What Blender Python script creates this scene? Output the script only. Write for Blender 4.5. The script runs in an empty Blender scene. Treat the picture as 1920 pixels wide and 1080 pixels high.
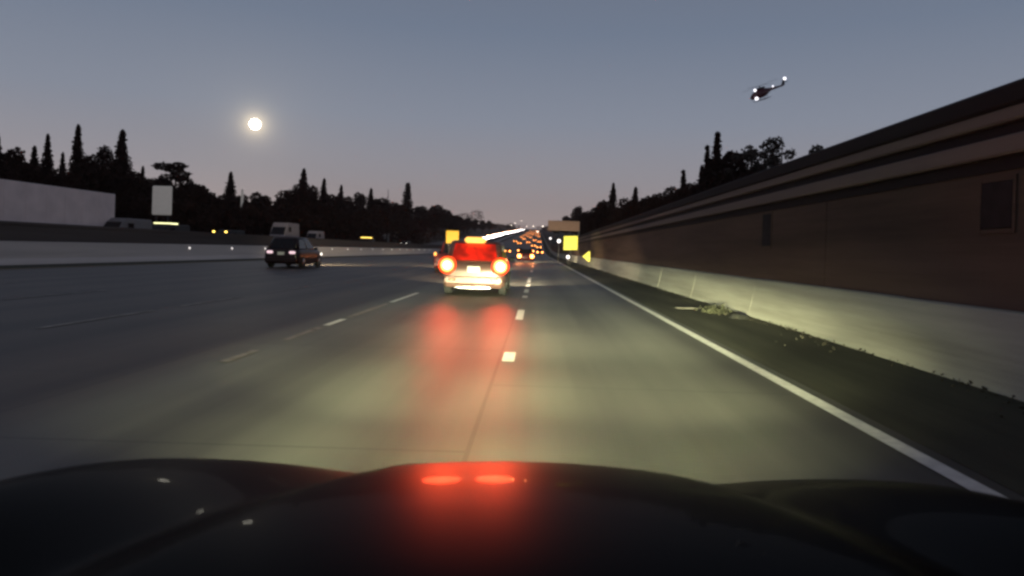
import bpy, math, random
import numpy as np
from mathutils import Vector, Matrix, Euler
R = math.radians
random.seed(7); rng = np.random.default_rng(7)
scene = bpy.context.scene
COL = scene.collection

# ------------------------------------------------------------------ camera
F = 1300.0                     # focal length in pixels of a 1920 px wide picture
VX, VY = 1007.0, 470.0         # vanishing point of the road
CAM_H = 1.35
ROLL = R(1.8)
cam_d = bpy.data.cameras.new('dash_camera')
cam = bpy.data.objects.new('dash_camera', cam_d); COL.objects.link(cam)
cam_d.sensor_width = 36.0
cam_d.lens = F / 1920 * 36
cam_d.shift_x = (960 - VX) / 1920
cam_d.shift_y = (VY - 540) / 1920
cam_d.clip_start = 0.05; cam_d.clip_end = 30000
cam.matrix_world = Matrix.Translation((0, 0, CAM_H)) @ Matrix.Rotation(R(90), 4, 'X') @ Matrix.Rotation(ROLL, 4, 'Z')
cam_d.dof.use_dof = True; cam_d.dof.focus_distance = 60.0
cam_d.dof.aperture_fstop = cam_d.lens / 1000 / 0.006 
scene.camera = cam

# ------------------------------------------------------------------ sky and light
w = bpy.data.worlds.new('World'); scene.world = w; w.use_nodes = True
nt = w.node_tree; bg = nt.nodes['Background']
tc = nt.nodes.new('ShaderNodeTexCoord'); sep = nt.nodes.new('ShaderNodeSeparateXYZ')
nt.links.new(tc.outputs['Generated'], sep.inputs[0])
ramp = nt.nodes.new('ShaderNodeValToRGB')
nt.links.new(sep.outputs['Z'], ramp.inputs['Fac'])
SKY = [(0.0, (.270, .205, .190)), (.045, (.252, .209, .205)), (.10, (.205, .194, .212)), (.18, (.157, .174, .215)),
       (.30, (.105, .130, .178)), (.5, (.075, .084, .115)), (1.0, (.050, .054, .075))]
el = ramp.color_ramp.elements
el[0].position, el[0].color = SKY[0][0], (*SKY[0][1], 1)
el[1].position, el[1].color = SKY[-1][0], (*SKY[-1][1], 1)
for p, c in SKY[1:-1]:
    e = el.new(p); e.color = (*c, 1)
nt.links.new(ramp.outputs['Color'], bg.inputs['Color'])
SKY_STRENGTH = 1.58
# pale aureole painted into the sky colour round the moon, softening its edge
_c, _s = math.cos(ROLL), math.sin(ROLL); _dx, _dy = 478 - VX, 233 - VY
moon_dir = Vector(((_dx * _c + _dy * _s) / F, 1, -(_dy * _c - _dx * _s) / F)).normalized()
def wmath(op, x, y=None):
    n = nt.nodes.new('ShaderNodeMath'); n.operation = op; nt.links.new(x, n.inputs[0])
    if y is not None: n.inputs[1].default_value = y
    return n.outputs[0]
nrm = nt.nodes.new('ShaderNodeVectorMath'); nrm.operation = 'NORMALIZE'; nt.links.new(tc.outputs['Generated'], nrm.inputs[0])
dif = nt.nodes.new('ShaderNodeVectorMath'); dif.operation = 'DISTANCE'; dif.inputs[1].default_value = moon_dir
nt.links.new(nrm.outputs[0], dif.inputs[0])
g1 = wmath('MULTIPLY', wmath('EXPONENT', wmath('MULTIPLY', dif.outputs['Value'], -1 / R(.50))), .95)
g2 = wmath('MULTIPLY', wmath('EXPONENT', wmath('MULTIPLY', dif.outputs['Value'], -1 / R(3.2))), .045)
gs_ = nt.nodes.new('ShaderNodeMath'); nt.links.new(g1, gs_.inputs[0]); nt.links.new(g2, gs_.inputs[1])
ar = nt.nodes.new('ShaderNodeVectorMath'); ar.operation = 'SCALE'; ar.inputs[0].default_value = (1, .80, .48); nt.links.new(gs_.outputs[0], ar.inputs['Scale'])
mx = nt.nodes.new('ShaderNodeMix'); mx.data_type = 'RGBA'; mx.blend_type = 'ADD'; mx.inputs[0].default_value = 1
nt.links.new(ramp.outputs['Color'], mx.inputs[6]); nt.links.new(ar.outputs[0], mx.inputs[7]); nt.links.new(mx.outputs[2], bg.inputs['Color'])
bg.inputs['Strength'].default_value = SKY_STRENGTH
sun_d = bpy.data.lights.new('moonlight', 'SUN'); sun_d.energy = .02; sun_d.angle = R(.5); sun_d.color = (1, .93, .8)
sun = bpy.data.objects.new('moonlight', sun_d); COL.objects.link(sun)
sun.rotation_euler = moon_dir.to_track_quat('Z', 'Y').to_euler()
scene.view_settings.view_transform = 'Standard'; scene.view_settings.look = 'None'
scene.view_settings.exposure = 0; scene.view_settings.gamma = 1; scene.view_settings.use_curve_mapping = False
scene.render.engine = 'CYCLES'
scene.cycles.use_denoising = True
scene.cycles.filter_width = 2.8
scene.cycles.max_bounces = 5; scene.cycles.diffuse_bounces = 2; scene.cycles.glossy_bounces = 3
scene.cycles.volume_bounces = 0
scene.cycles.sample_clamp_indirect = 4.0
scene.cycles.caustics_reflective = False; scene.cycles.caustics_refractive = False

# ------------------------------------------------------------------ helpers
def zr(y):
    """height of the road: level, then a long climb"""
    if y < 160: return 0.0
    if y < 320: return .036 * (y - 160) ** 2 / 320
    return 2.88 + .036 * (min(y, 1900) - 320)
def at(px, py, D):
    """the point of the place that shows at pixel px, py of the photograph, D metres ahead"""
    dx, dy = px - VX, py - VY; s, c = math.sin(ROLL), math.cos(ROLL)
    u, v = dx * c + dy * s, dy * c - dx * s
    return Vector((u / F * D, D, CAM_H - v / F * D))

MATS = {}
def mat(name, col, rough=.6, metal=0, spec=.5, emit=None, strength=0, vary=.12, scale=3, bump=0, coat=0):
    if name in MATS: return MATS[name]
    m = bpy.data.materials.new(name); m.use_nodes = True; t = m.node_tree; b = t.nodes['Principled BSDF']
    b.inputs['Roughness'].default_value = rough; b.inputs['Metallic'].default_value = metal
    b.inputs['Specular IOR Level'].default_value = spec
    b.inputs['Coat Weight'].default_value = coat
    b.inputs['Base Color'].default_value = (*col, 1)
    if vary:
        g = t.nodes.new('ShaderNodeTexCoord'); n = t.nodes.new('ShaderNodeTexNoise'); n.inputs['Scale'].default_value = scale
        n.inputs['Detail'].default_value = 5
        t.links.new(g.outputs['Object'], n.inputs['Vector'])
        r = t.nodes.new('ShaderNodeValToRGB')
        r.color_ramp.elements[0].position = .3; r.color_ramp.elements[1].position = .7
        r.color_ramp.elements[0].color = (*[c * (1 - vary) for c in col], 1)
        r.color_ramp.elements[1].color = (*[min(1, c * (1 + vary)) for c in col], 1)
        t.links.new(n.outputs['Fac'], r.inputs['Fac']); t.links.new(r.outputs['Color'], b.inputs['Base Color'])
        if bump:
            bp = t.nodes.new('ShaderNodeBump'); bp.inputs['Strength'].default_value = bump; bp.inputs['Distance'].default_value = .02
            t.links.new(n.outputs['Fac'], bp.inputs['Height']); t.links.new(bp.outputs['Normal'], b.inputs['Normal'])
    if emit:
        b.inputs['Emission Color'].default_value = (*emit, 1); b.inputs['Emission Strength'].default_value = strength
    MATS[name] = m; return m

class MB:
    """collects shapes into one mesh"""
    def __init__(s): s.v = []; s.f = []; s.sm = []
    def add(s, vs, fs, smooth=False):
        o = len(s.v); s.v += [tuple(x) for x in vs]; s.f += [tuple(i + o for i in f) for f in fs]; s.sm += [smooth] * len(fs); return s
    def box(s, c, d, rot=None):
        hx, hy, hz = d[0] / 2, d[1] / 2, d[2] / 2
        vs = [Vector((x * hx, y * hy, z * hz)) for x in (-1, 1) for y in (-1, 1) for z in (-1, 1)]
        if rot is not None: vs = [rot @ q for q in vs]
        return s.add([q + Vector(c) for q in vs], [(0, 1, 3, 2), (4, 6, 7, 5), (0, 4, 5, 1), (2, 3, 7, 6), (0, 2, 6, 4), (1, 5, 7, 3)])
    def bbox(s, c, d, b=.03):
        """box with chamfered vertical-plane edges, lofted along y"""
        hx, hy, hz = d[0] / 2, d[1] / 2, d[2] / 2; b = min(b, hx * .9, hz * .9, hy * .9)
        def ring(y, k):
            X, Z = hx - k, hz - k
            return [(c[0] + x, c[1] + y, c[2] + z) for x, z in ((-X + b, -Z), (X - b, -Z), (X, -Z + b), (X, Z - b), (X - b, Z), (-X + b, Z), (-X, Z - b), (-X, -Z + b))]
        return s.loft([ring(-hy, b * .6), ring(-hy + b, 0), ring(hy - b, 0), ring(hy, b * .6)], smooth=False)
    def loft(s, rings, closed=True, caps=True, smooth=True):
        n = len(rings[0]); vs = [p for r in rings for p in r]; fs = []
        for i in range(len(rings) - 1):
            for j in range(n if closed else n - 1):
                k = (j + 1) % n
                fs.append((i * n + j, i * n + k, (i + 1) * n + k, (i + 1) * n + j))
        if caps and closed:
            fs.append(tuple(range(n - 1, -1, -1))); fs.append(tuple((len(rings) - 1) * n + j for j in range(n)))
        return s.add(vs, fs, smooth)
    def tube(s, pts, rad, n=8, smooth=True):
        rings = []
        for i, p in enumerate(pts):
            p = Vector(p); q = Vector(pts[min(i + 1, len(pts) - 1)]) - Vector(pts[max(i - 1, 0)])
            z = q.normalized(); x = z.orthogonal().normalized()
            if abs(z.z) < .99: x = z.cross(Vector((0, 0, 1))).normalized()
            y = z.cross(x); r = rad[i] if isinstance(rad, (list, tuple)) else rad
            rings.append([p + (x * math.cos(a) + y * math.sin(a)) * r for a in [k * 2 * math.pi / n for k in range(n)]])
        return s.loft(rings, smooth=smooth)
    def ball(s, c, r, nu=12, nv=8, sc=(1, 1, 1)):
        rings = []
        for i in range(nv + 1):
            a = -math.pi / 2 + math.pi * i / nv; cr = max(math.cos(a), .02)
            rings.append([(c[0] + sc[0] * r * cr * math.cos(k * 2 * math.pi / nu), c[1] + sc[1] * r * cr * math.sin(k * 2 * math.pi / nu), c[2] + sc[2] * r * math.sin(a)) for k in range(nu)])
        return s.loft(rings)
    def quad(s, a, b, c, d): return s.add([a, b, c, d], [(0, 1, 2, 3)])
    def prism(s, poly, y0, y1):
        """outline in x,z given a depth along y"""
        return s.loft([[(x, y0, z) for x, z in poly], [(x, y1, z) for x, z in poly]], smooth=False)
    def build(s, name, m, parent=None, loc=None, data=None):
        me = bpy.data.meshes.new(name); me.from_pydata(s.v, [], s.f)
        me.polygons.foreach_set('use_smooth', s.sm); me.materials.append(m); me.update()
        o = bpy.data.objects.new(name, me); COL.objects.link(o)
        if parent is not None: o.parent = parent
        if loc is not None: o.location = loc
        return o
def tag(o, label=None, cat=None, group=None, kind=None):
    if label: o['label'] = label
    if cat: o['category'] = cat
    if group: o['group'] = group
    if kind: o['kind'] = kind
    return o
def thing(name, label, cat, loc=(0, 0, 0), rz=0, group=None):
    o = bpy.data.objects.new(name, None); COL.objects.link(o); o.empty_display_size = .3
    o.location = loc; o.rotation_euler = (0, 0, rz)
    return tag(o, label, cat, group)
def kids(o): return [c for c in bpy.data.objects if c.parent == o]
def copy_tree(o, loc=None, rz=None, label=None, group=None, scale=None, parent=None, _k=None):
    if _k is None:
        _k = {}
        for c in bpy.data.objects:
            if c.parent: _k.setdefault(c.parent.name, []).append(c)
    c = o.copy(); COL.objects.link(c)
    if parent is not None: c.parent = parent
    if loc is not None: c.location = loc
    if rz is not None: c.rotation_euler = (0, 0, rz)
    if scale is not None: c.scale = scale
    if label: c['label'] = label
    if group: c['group'] = group
    for ch in _k.get(o.name, []): copy_tree(ch, parent=c, _k=_k)
    return c
def lamp(name, kind, parent, loc, energy, col, rot=None, size=None, blend=.8, sc=None, radius=.06):
    d = bpy.data.lights.new(name, kind); d.energy = energy; d.color = col
    if kind == 'SPOT': d.spot_size = size; d.spot_blend = blend
    d.shadow_soft_size = radius
    o = bpy.data.objects.new(name, d); COL.objects.link(o); o.parent = parent; o.location = loc
    if rot is not None: o.rotation_euler = rot
    if sc: o.scale = sc
    return o

# ------------------------------------------------------------------ surface materials
def road_material():
    m = bpy.data.materials.new('worn_concrete_road'); m.use_nodes = True; t = m.node_tree; N = t.nodes; L = t.links; b = N['Principled BSDF']
    g = N.new('ShaderNodeTexCoord'); mp = N.new('ShaderNodeMapping'); mp.inputs['Scale'].default_value = (1.6, .05, 1)
    L.new(g.outputs['Object'], mp.inputs['Vector'])
    n1 = N.new('ShaderNodeTexNoise'); n1.inputs['Scale'].default_value = 1.0; n1.inputs['Detail'].default_value = 6; L.new(mp.outputs[0], n1.inputs['Vector'])
    n2 = N.new('ShaderNodeTexNoise'); n2.inputs['Scale'].default_value = .35; n2.inputs['Detail'].default_value = 5; L.new(g.outputs['Object'], n2.inputs['Vector'])
    n3 = N.new('ShaderNodeTexNoise'); n3.inputs['Scale'].default_value = 60; n3.inputs['Detail'].default_value = 3; L.new(g.outputs['Object'], n3.inputs['Vector'])
    # wheel paths: darker bands along the lanes
    sx = N.new('ShaderNodeSeparateXYZ'); L.new(g.outputs['Object'], sx.inputs[0])
    wv = N.new('ShaderNodeMath'); wv.operation = 'MULTIPLY'; wv.inputs[1].default_value = 2 * math.pi / 1.72; L.new(sx.outputs['X'], wv.inputs[0])
    cs = N.new('ShaderNodeMath'); cs.operation = 'COSINE'; L.new(wv.outputs[0], cs.inputs[0])
    a1 = N.new('ShaderNodeMath'); a1.operation = 'MULTIPLY_ADD'; a1.inputs[1].default_value = .10; a1.inputs[2].default_value = 0; L.new(cs.outputs[0], a1.inputs[0])
    a2 = N.new('ShaderNodeMath'); a2.operation = 'MULTIPLY_ADD'; a2.inputs[1].default_value = .7; L.new(n1.outputs['Fac'], a2.inputs[0]); L.new(a1.outputs[0], a2.inputs[2])
    a3 = N.new('ShaderNodeMath'); a3.operation = 'MULTIPLY_ADD'; a3.inputs[1].default_value = .35; L.new(n2.outputs['Fac'], a3.inputs[0]); L.new(a2.outputs[0], a3.inputs[2])
    r = N.new('ShaderNodeValToRGB'); r.color_ramp.elements[0].position = .34; r.color_ramp.elements[1].position = .80
    r.color_ramp.elements[0].color = (.066, .064, .054, 1); r.color_ramp.elements[1].color = (.178, .176, .145, 1)
    L.new(a3.outputs[0], r.inputs['Fac']); L.new(r.outputs['Color'], b.inputs['Base Color'])
    cb = N.new('ShaderNodeCombineXYZ'); ofs = N.new('ShaderNodeMath'); ofs.inputs[1].default_value = .42; L.new(sx.outputs['X'], ofs.inputs[0]); L.new(sx.outputs['Y'], cb.inputs['X']); L.new(ofs.outputs[0], cb.inputs['Y'])
    bt = N.new('ShaderNodeTexBrick'); bt.inputs['Scale'].default_value = 1; bt.inputs['Brick Width'].default_value = 4.6; bt.inputs['Row Height'].default_value = 3.6; bt.inputs['Mortar Size'].default_value = .022; bt.inputs['Mortar Smooth'].default_value = .4
    bt.inputs['Color1'].default_value = (1, 1, 1, 1); bt.inputs['Color2'].default_value = (.86, .86, .86, 1); bt.inputs['Mortar'].default_value = (.66, .66, .66, 1); L.new(cb.outputs[0], bt.inputs['Vector'])
    m1 = N.new('ShaderNodeMix'); m1.data_type = 'RGBA'; m1.blend_type = 'MULTIPLY'; m1.inputs[0].default_value = 1; L.new(r.outputs['Color'], m1.inputs[6]); L.new(bt.outputs['Color'], m1.inputs[7])
    # the lanes further left take a darker, browner base colour than the concrete on the right
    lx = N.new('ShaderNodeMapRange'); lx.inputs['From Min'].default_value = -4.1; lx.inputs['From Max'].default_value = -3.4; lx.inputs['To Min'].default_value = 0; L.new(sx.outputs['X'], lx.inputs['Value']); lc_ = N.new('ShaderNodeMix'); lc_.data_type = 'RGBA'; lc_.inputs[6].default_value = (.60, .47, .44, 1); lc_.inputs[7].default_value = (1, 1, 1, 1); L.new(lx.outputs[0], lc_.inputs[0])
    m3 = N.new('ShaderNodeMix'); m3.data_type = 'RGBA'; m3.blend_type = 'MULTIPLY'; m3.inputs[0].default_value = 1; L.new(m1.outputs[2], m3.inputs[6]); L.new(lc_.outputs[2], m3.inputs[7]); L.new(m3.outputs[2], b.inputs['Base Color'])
    b.inputs['Roughness'].default_value = .52; b.inputs['Specular IOR Level'].default_value = .32
    bp = N.new('ShaderNodeBump'); bp.inputs['Strength'].default_value = .35; bp.inputs['Distance'].default_value = .006
    L.new(n3.outputs['Fac'], bp.inputs['Height']); L.new(bp.outputs['Normal'], b.inputs['Normal'])
    return m
def streaked(name, col, vary=.3, sz=(.3, .3, 1.5), blocks=None, rough=.85):
    """concrete or masonry with stains that run along or down the face, optional block courses as relief"""
    m = bpy.data.materials.new(name); m.use_nodes = True; t = m.node_tree; N = t.nodes; L = t.links; b = N['Principled BSDF']
    g = N.new('ShaderNodeTexCoord'); mp = N.new('ShaderNodeMapping'); mp.inputs['Scale'].default_value = sz; L.new(g.outputs['Object'], mp.inputs['Vector'])
    n = N.new('ShaderNodeTexNoise'); n.inputs['Scale'].default_value = 1; n.inputs['Detail'].default_value = 7; n.inputs['Roughness'].default_value = .65
    L.new(mp.outputs[0], n.inputs['Vector'])
    r = N.new('ShaderNodeValToRGB'); r.color_ramp.elements[0].position = .32; r.color_ramp.elements[1].position = .68
    r.color_ramp.elements[0].color = (*[c * (1 - vary) for c in col], 1); r.color_ramp.elements[1].color = (*[c * (1 + vary) for c in col], 1)
    L.new(n.outputs['Fac'], r.inputs['Fac']); L.new(r.outputs['Color'], b.inputs['Base Color'])
    b.inputs['Roughness'].default_value = rough; b.inputs['Specular IOR Level'].default_value = .2
    f = N.new('ShaderNodeTexNoise'); f.inputs['Scale'].default_value = 25; L.new(g.outputs['Object'], f.inputs['Vector'])
    h = f.outputs['Fac']
    if blocks:
        sp = N.new('ShaderNodeSeparateXYZ'); L.new(g.outputs['Object'], sp.inputs[0]); cb = N.new('ShaderNodeCombineXYZ')
        L.new(sp.outputs['Y'], cb.inputs['X']); L.new(sp.outputs['Z'], cb.inputs['Y'])
        bt = N.new('ShaderNodeTexBrick'); bt.inputs['Scale'].default_value = 1; bt.inputs['Brick Width'].default_value = .4; bt.inputs['Row Height'].default_value = .2
        bt.inputs['Mortar Size'].default_value = .012; bt.inputs['Color1'].default_value = (1, 1, 1, 1); bt.inputs['Color2'].default_value = (.8, .8, .8, 1); bt.inputs['Mortar'].default_value = (0, 0, 0, 1)
        L.new(cb.outputs[0], bt.inputs['Vector'])
        ad = N.new('ShaderNodeMath'); ad.operation = 'MULTIPLY_ADD'; ad.inputs[1].default_value = .3; L.new(h, ad.inputs[0]); L.new(bt.outputs['Color'], ad.inputs[2]); h = ad.outputs[0]
    bp = N.new('ShaderNodeBump'); bp.inputs['Strength'].default_value = .4; bp.inputs['Distance'].default_value = .012
    L.new(h, bp.inputs['Height']); L.new(bp.outputs['Normal'], b.inputs['Normal'])
    return m
M_ROAD = road_material()
M_SHOULDER = streaked('dirty_asphalt', (.050, .051, .034), .45, (1.2, .12, 1))
M_GROUND = streaked('dry_verge', (.040, .036, .025), .4, (.2, .2, .2))
M_BARRIER = streaked('pale_barrier_concrete', (.35, .34, .29), .30, (1, .10, 2.2))
M_MEDIAN = streaked('median_barrier_concrete', (.58, .53, .52), .14, (1, .05, 1.5))
M_MEDIAN_WALL = streaked('median_wall_concrete', (.10, .085, .08), .2, (1, .04, 1.2))
M_WALL = streaked('brown_block', (.100, .064, .049), .38, (1, .07, 1.3), blocks=True)
M_WALL_PALE = streaked('pale_cap_block', (.185, .140, .125), .15, (1, .08, 1.5))
M_WALL_CAP = streaked('shade_under_band', (.022, .016, .017), .2, (1, .1, 1.5))
M_HATCH = mat('weathered_hatch', (.016, .013, .015), .8, spec=.2, vary=.4, scale=4)
M_PAINT = mat('worn_white_road_paint', (.74, .73, .66), .6, vary=.15, scale=9)
M_PAINT_OLD = mat('faded_road_paint', (.25, .225, .20), .7, vary=.45, scale=4)
M_PAINT_Y = mat('faded_yellow_road_paint', (.45, .30, .08), .7, vary=.2, scale=4)
M_TYRE = mat('rubber', (.012, .012, .012), .9, vary=.2)
M_RIM = mat('alloy', (.35, .35, .36), .35, .8, vary=.1)
M_GLASS = mat('dark_car_glass', (.010, .010, .012), .12, spec=.35, vary=.1)
M_GLASS_RED = mat('red_glow_rear_glass', (.30, .02, .01), .2, emit=(1, .016, .002), strength=.75, vary=.1)  # emission paints red light onto the glass, which is no lamp
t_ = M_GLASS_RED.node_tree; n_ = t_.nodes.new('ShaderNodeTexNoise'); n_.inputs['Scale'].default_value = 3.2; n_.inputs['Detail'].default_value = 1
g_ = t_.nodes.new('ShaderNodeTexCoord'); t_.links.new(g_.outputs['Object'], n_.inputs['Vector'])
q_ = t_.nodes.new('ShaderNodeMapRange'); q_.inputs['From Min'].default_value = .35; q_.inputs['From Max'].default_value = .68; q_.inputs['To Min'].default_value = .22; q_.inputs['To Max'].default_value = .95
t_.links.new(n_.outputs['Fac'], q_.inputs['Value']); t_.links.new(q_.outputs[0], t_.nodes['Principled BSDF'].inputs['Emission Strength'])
M_SILVER = mat('pale_silver_paint', (.15, .08, .066), .4, .1, vary=.05, coat=.2)
M_DARKCAR = mat('black_maroon_paint', (.016, .008, .010), .3, vary=.1, spec=.3)
M_CHARCOAL = mat('dark_red_paint', (.085, .012, .014), .4, vary=.1)
M_TRIM = mat('black_trim', (.012, .012, .012), .6, vary=.1)
M_CHROME = mat('chrome', (.7, .7, .7), .2, .9, vary=.04)
M_PLATE = mat('white_plate', (.8, .78, .7), .4, vary=.06)
M_BRAKE = mat('lit_brake_lens', (.6, .05, .02), .3, emit=(1, .80, .48), strength=3.5, vary=.1)
M_BRAKE_MID = mat('orange_halo_lens', (.6, .1, .02), .3, emit=(1, .40, .10), strength=2.6, vary=.1)  # orange ring paints the brake lamp's halo into the lens colour
M_BRAKE_RIM = mat('red_lens', (.5, .02, .01), .3, emit=(1, .085, .012), strength=1.5, vary=.1)
M_STOP = mat('lit_stop_lamp', (.6, .05, .02), .3, emit=(1, .50, .10), strength=2.2, vary=.1)
M_TAIL_PALE = mat('pale_tail_lens', (.6, .4, .45), .3, emit=(1, .72, .78), strength=.9, vary=.1)
M_TAIL_FAR = mat('far_tail_lens', (.6, .05, .02), .3, emit=(1, .32, .07), strength=14, vary=.05)
M_HEAD_FAR = mat('far_head_lens', (.8, .8, .8), .3, emit=(1, .90, .88), strength=45, vary=.05)
M_HEAD_NEAR = mat('head_lens', (.8, .8, .8), .3, emit=(1, .93, .8), strength=3, vary=.05)
M_AMBER = mat('amber_lamp', (.8, .5, .1), .3, emit=(1, .66, .12), strength=5, vary=.05)
M_LIME = mat('yellow_marker_lamp', (.8, .8, .3), .3, emit=(1, .98, .50), strength=2.2, vary=.05)
M_SIGN_Y = mat('yellow_sheeting_glow', (.3, .26, .02), .5, emit=(1, .89, .10), strength=1.05, vary=.04)  # emission stands in for headlight thrown back by reflective sheeting
M_SIGN_O = mat('amber_sheeting_glow', (.25, .13, .01), .5, emit=(1, .54, .025), strength=1.0, vary=.04)  # glow put into the amber face for returned headlight
M_DELIN = mat('white_reflector_glow', (.8, .8, .8), .3, emit=(1, .92, .9), strength=2.4, vary=.05)  # glow painted on post reflectors that only return headlight
M_DELIN_DIM = mat('small_white_marker', (.8, .8, .8), .3, emit=(1, .93, .88), strength=1.1, vary=.05)  # barrier reflectors: emission added in place of the headlight they return
M_STEEL = mat('galvanised_steel', (.20, .19, .18), .5, .6, vary=.15)
M_TRAILER = mat('dusty_white_panel', (.80, .68, .66), .55, vary=.10, scale=.8)
M_DUSTY = mat('dusty_van_paint', (.34, .29, .28), .6, vary=.15)
M_GREYVAN = mat('grey_van_paint', (.16, .15, .15), .5, vary=.1)
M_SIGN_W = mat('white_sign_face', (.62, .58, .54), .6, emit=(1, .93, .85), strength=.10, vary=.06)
M_SIGN_B = mat('brownish_guide_sign', (.46, .30, .22), .6, vary=.10)
M_BARK = mat('dark_bark', (.020, .014, .010), .9, vary=.3)
M_LEAF = mat('dark_foliage', (.018, .010, .008), .85, spec=.1, vary=.45, scale=.5)
M_LEAF2 = mat('brown_green_foliage', (.028, .016, .012), .85, spec=.1, vary=.45, scale=.5)
M_LEAF3 = mat('sparse_grey_foliage', (.050, .044, .038), .85, spec=.1, vary=.4, scale=.5)
M_MOON = mat('sunlit_moon', (.5, .5, .5), .9, emit=(1, .95, .80), strength=22, vary=0)

# ------------------------------------------------------------------ ground and road
YS = [-40, -10, 0] + list(range(10, 100, 15)) + [100, 130] + list(range(160, 330, 10)) + list(range(380, 1900, 80)) + [1900]
def strip(name, m, x0, x1, dz, ys=YS, parent=None):
    mb = MB(); vs = []
    for y in ys: vs += [(x0, y, zr(y) + dz), (x1, y, zr(y) + dz)]
    mb.add(vs, [(2 * i, 2 * i + 1, 2 * i + 3, 2 * i + 2) for i in range(len(ys) - 1)])
    return mb.build(name, m, parent)
gy = YS[:] + [2600, 6000, 14000]
tag(strip('ground', M_GROUND, -9000, 9000, -.10, [-3000] + gy), kind='structure')
X_EDGE, X_WALL, X_MED = 2.69, 4.86, -22.8
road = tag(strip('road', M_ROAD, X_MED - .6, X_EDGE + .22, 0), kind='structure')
tag(strip('shoulder', M_SHOULDER, X_EDGE + .2, X_WALL + .4, .004), kind='structure')
tag(strip('median_shoulder', M_SHOULDER, X_MED - .3, X_MED + 2.6, .004), kind='structure')
tag(strip('far_road', M_ROAD, -47, -27.2, .8), kind='structure')
bank = MB(); bank.loft([[(-47, y, zr(y) + .8), (-52, y, zr(y) - .12), (-47, y, zr(y) - .12)] for y in YS], smooth=False)
tag(bank.build('road_bank', M_GROUND), kind='structure')

# painted markings: each line is a strip of the setting, each dash a piece of it
edge = tag(strip('edge_line', M_PAINT, X_EDGE - .075, X_EDGE + .075, .008), kind='structure')
tag(strip('median_edge_line', M_PAINT_Y, X_MED + 2.5, X_MED + 2.63, .012, YS[:18]), kind='structure')
def dashed(x, spans, m, wd=.12):
    root = tag(bpy.data.objects.new('lane_line', None), kind='structure'); COL.objects.link(root)
    for y0, y1 in spans:
        mb = MB(); n = max(1, int((y1 - y0) / 12)); yy = [y0 + (y1 - y0) * i / n for i in range(n + 1)]
        mb.loft([[(x - wd / 2, y, zr(y) + .008), (x + wd / 2, y, zr(y) + .008)] for y in yy], closed=False, smooth=False)
        mb.build('dash', m, root)
    return root
dashed(-.31, [(8.35, 9.1), (13.4, 15.6), (19.6, 20.5), (22.0, 24.0), (25.2, 27.4), (29, 34), (43, 47), (57, 61), (71, 75), (85, 89)], M_PAINT, .15)
dashed(-3.45, [(11.45, 12.5), (16.6, 20.3), (31, 34.6), (45.5, 49), (60, 64), (75, 79)], M_PAINT, .12)
dashed(-3.45, [(7.7, 8.6), (9.6, 11.2), (12.9, 16.2)], M_PAINT_OLD, .10)
dashed(-7.15, [(10, 13), (14, 16.8), (18.5, 24), (26, 31), (38, 44), (54, 58), (70, 74)], M_PAINT_OLD, .11)
dashed(-10.9, [(14, 17.6), (28.6, 32.2), (43.2, 46.8), (57.8, 61.4), (72, 76)], M_PAINT_OLD, .11)
dashed(-14.6, [(16, 19.6), (33, 36.6), (48, 51.6), (62, 66)], M_PAINT_OLD, .11)
dashed(-18.3, [(20, 23.6), (34.6, 38.2), (49.2, 52.8)], M_PAINT_OLD, .11)

# ------------------------------------------------------------------ concrete barriers and walls
def run(poly, ys, x0):
    mb = MB(); mb.loft([[(x0 + px, y, zr(y) + pz) for px, pz in poly] for y in ys], smooth=False); return mb
WY = [y for y in YS if y <= 1200]
b1 = thing('concrete_barrier', 'low pale concrete barrier lit greenish by headlights at foot of the brown wall', 'barrier')
BP = [(0, -.08), (.05, .09), (.10, .26), (.22, .83), (.24, .85), (.46, .85), (.46, -.08)]
rj = random.Random(4); yj = -8.0
while yj < 88:
    dx = rj.uniform(-.012, .012); dz = rj.uniform(-.008, .008); run([(x + dx, z + dz) for x, z in BP], [yj, yj + 5.985], X_WALL).build('barrier_segment', M_BARRIER, b1); yj += 6.0
run(BP, [y for y in [yj] + WY if y >= yj], X_WALL).build('barrier_wall', M_BARRIER, b1)
wl = thing('sound_wall', 'tall dark brown block sound wall with banded pale capping', 'wall')
xw = X_WALL + .5
run([(.05, -.1), (.05, 2.44), (.3, 2.44), (.3, -.1)], WY, xw).build('wall_core', M_WALL_CAP, wl)
yj = -9.0
while yj < 90:
    dx = rj.uniform(-.008, .008); run([(dx, -.1), (dx, 2.438), (.047, 2.438), (.047, -.1)], [yj, yj + 7.285], xw).build('wall_panel', M_WALL, wl); yj += 7.3
run([(0, -.1), (0, 2.438), (.047, 2.438), (.047, -.1)], [y for y in [yj] + WY if y >= yj], xw).build('wall_face', M_WALL, wl)
run([(-.02, 2.443), (-.02, 2.60), (.3, 2.60), (.3, 2.443)], WY, xw).build('shadow_course', M_WALL_CAP, wl)  # dark block colour paints the shade under the lower band
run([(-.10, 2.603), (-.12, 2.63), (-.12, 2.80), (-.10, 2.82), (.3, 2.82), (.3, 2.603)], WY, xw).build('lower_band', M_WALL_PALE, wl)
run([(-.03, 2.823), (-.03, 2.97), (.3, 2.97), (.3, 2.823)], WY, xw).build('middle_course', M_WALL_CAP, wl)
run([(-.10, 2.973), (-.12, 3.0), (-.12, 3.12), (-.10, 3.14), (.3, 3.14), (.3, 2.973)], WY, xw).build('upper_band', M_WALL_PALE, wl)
run([(-.14, 3.143), (-.16, 3.17), (-.16, 3.36), (-.12, 3.40), (.34, 3.40), (.34, 3.143)], WY, xw).build('coping', M_WALL_CAP, wl)
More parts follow.
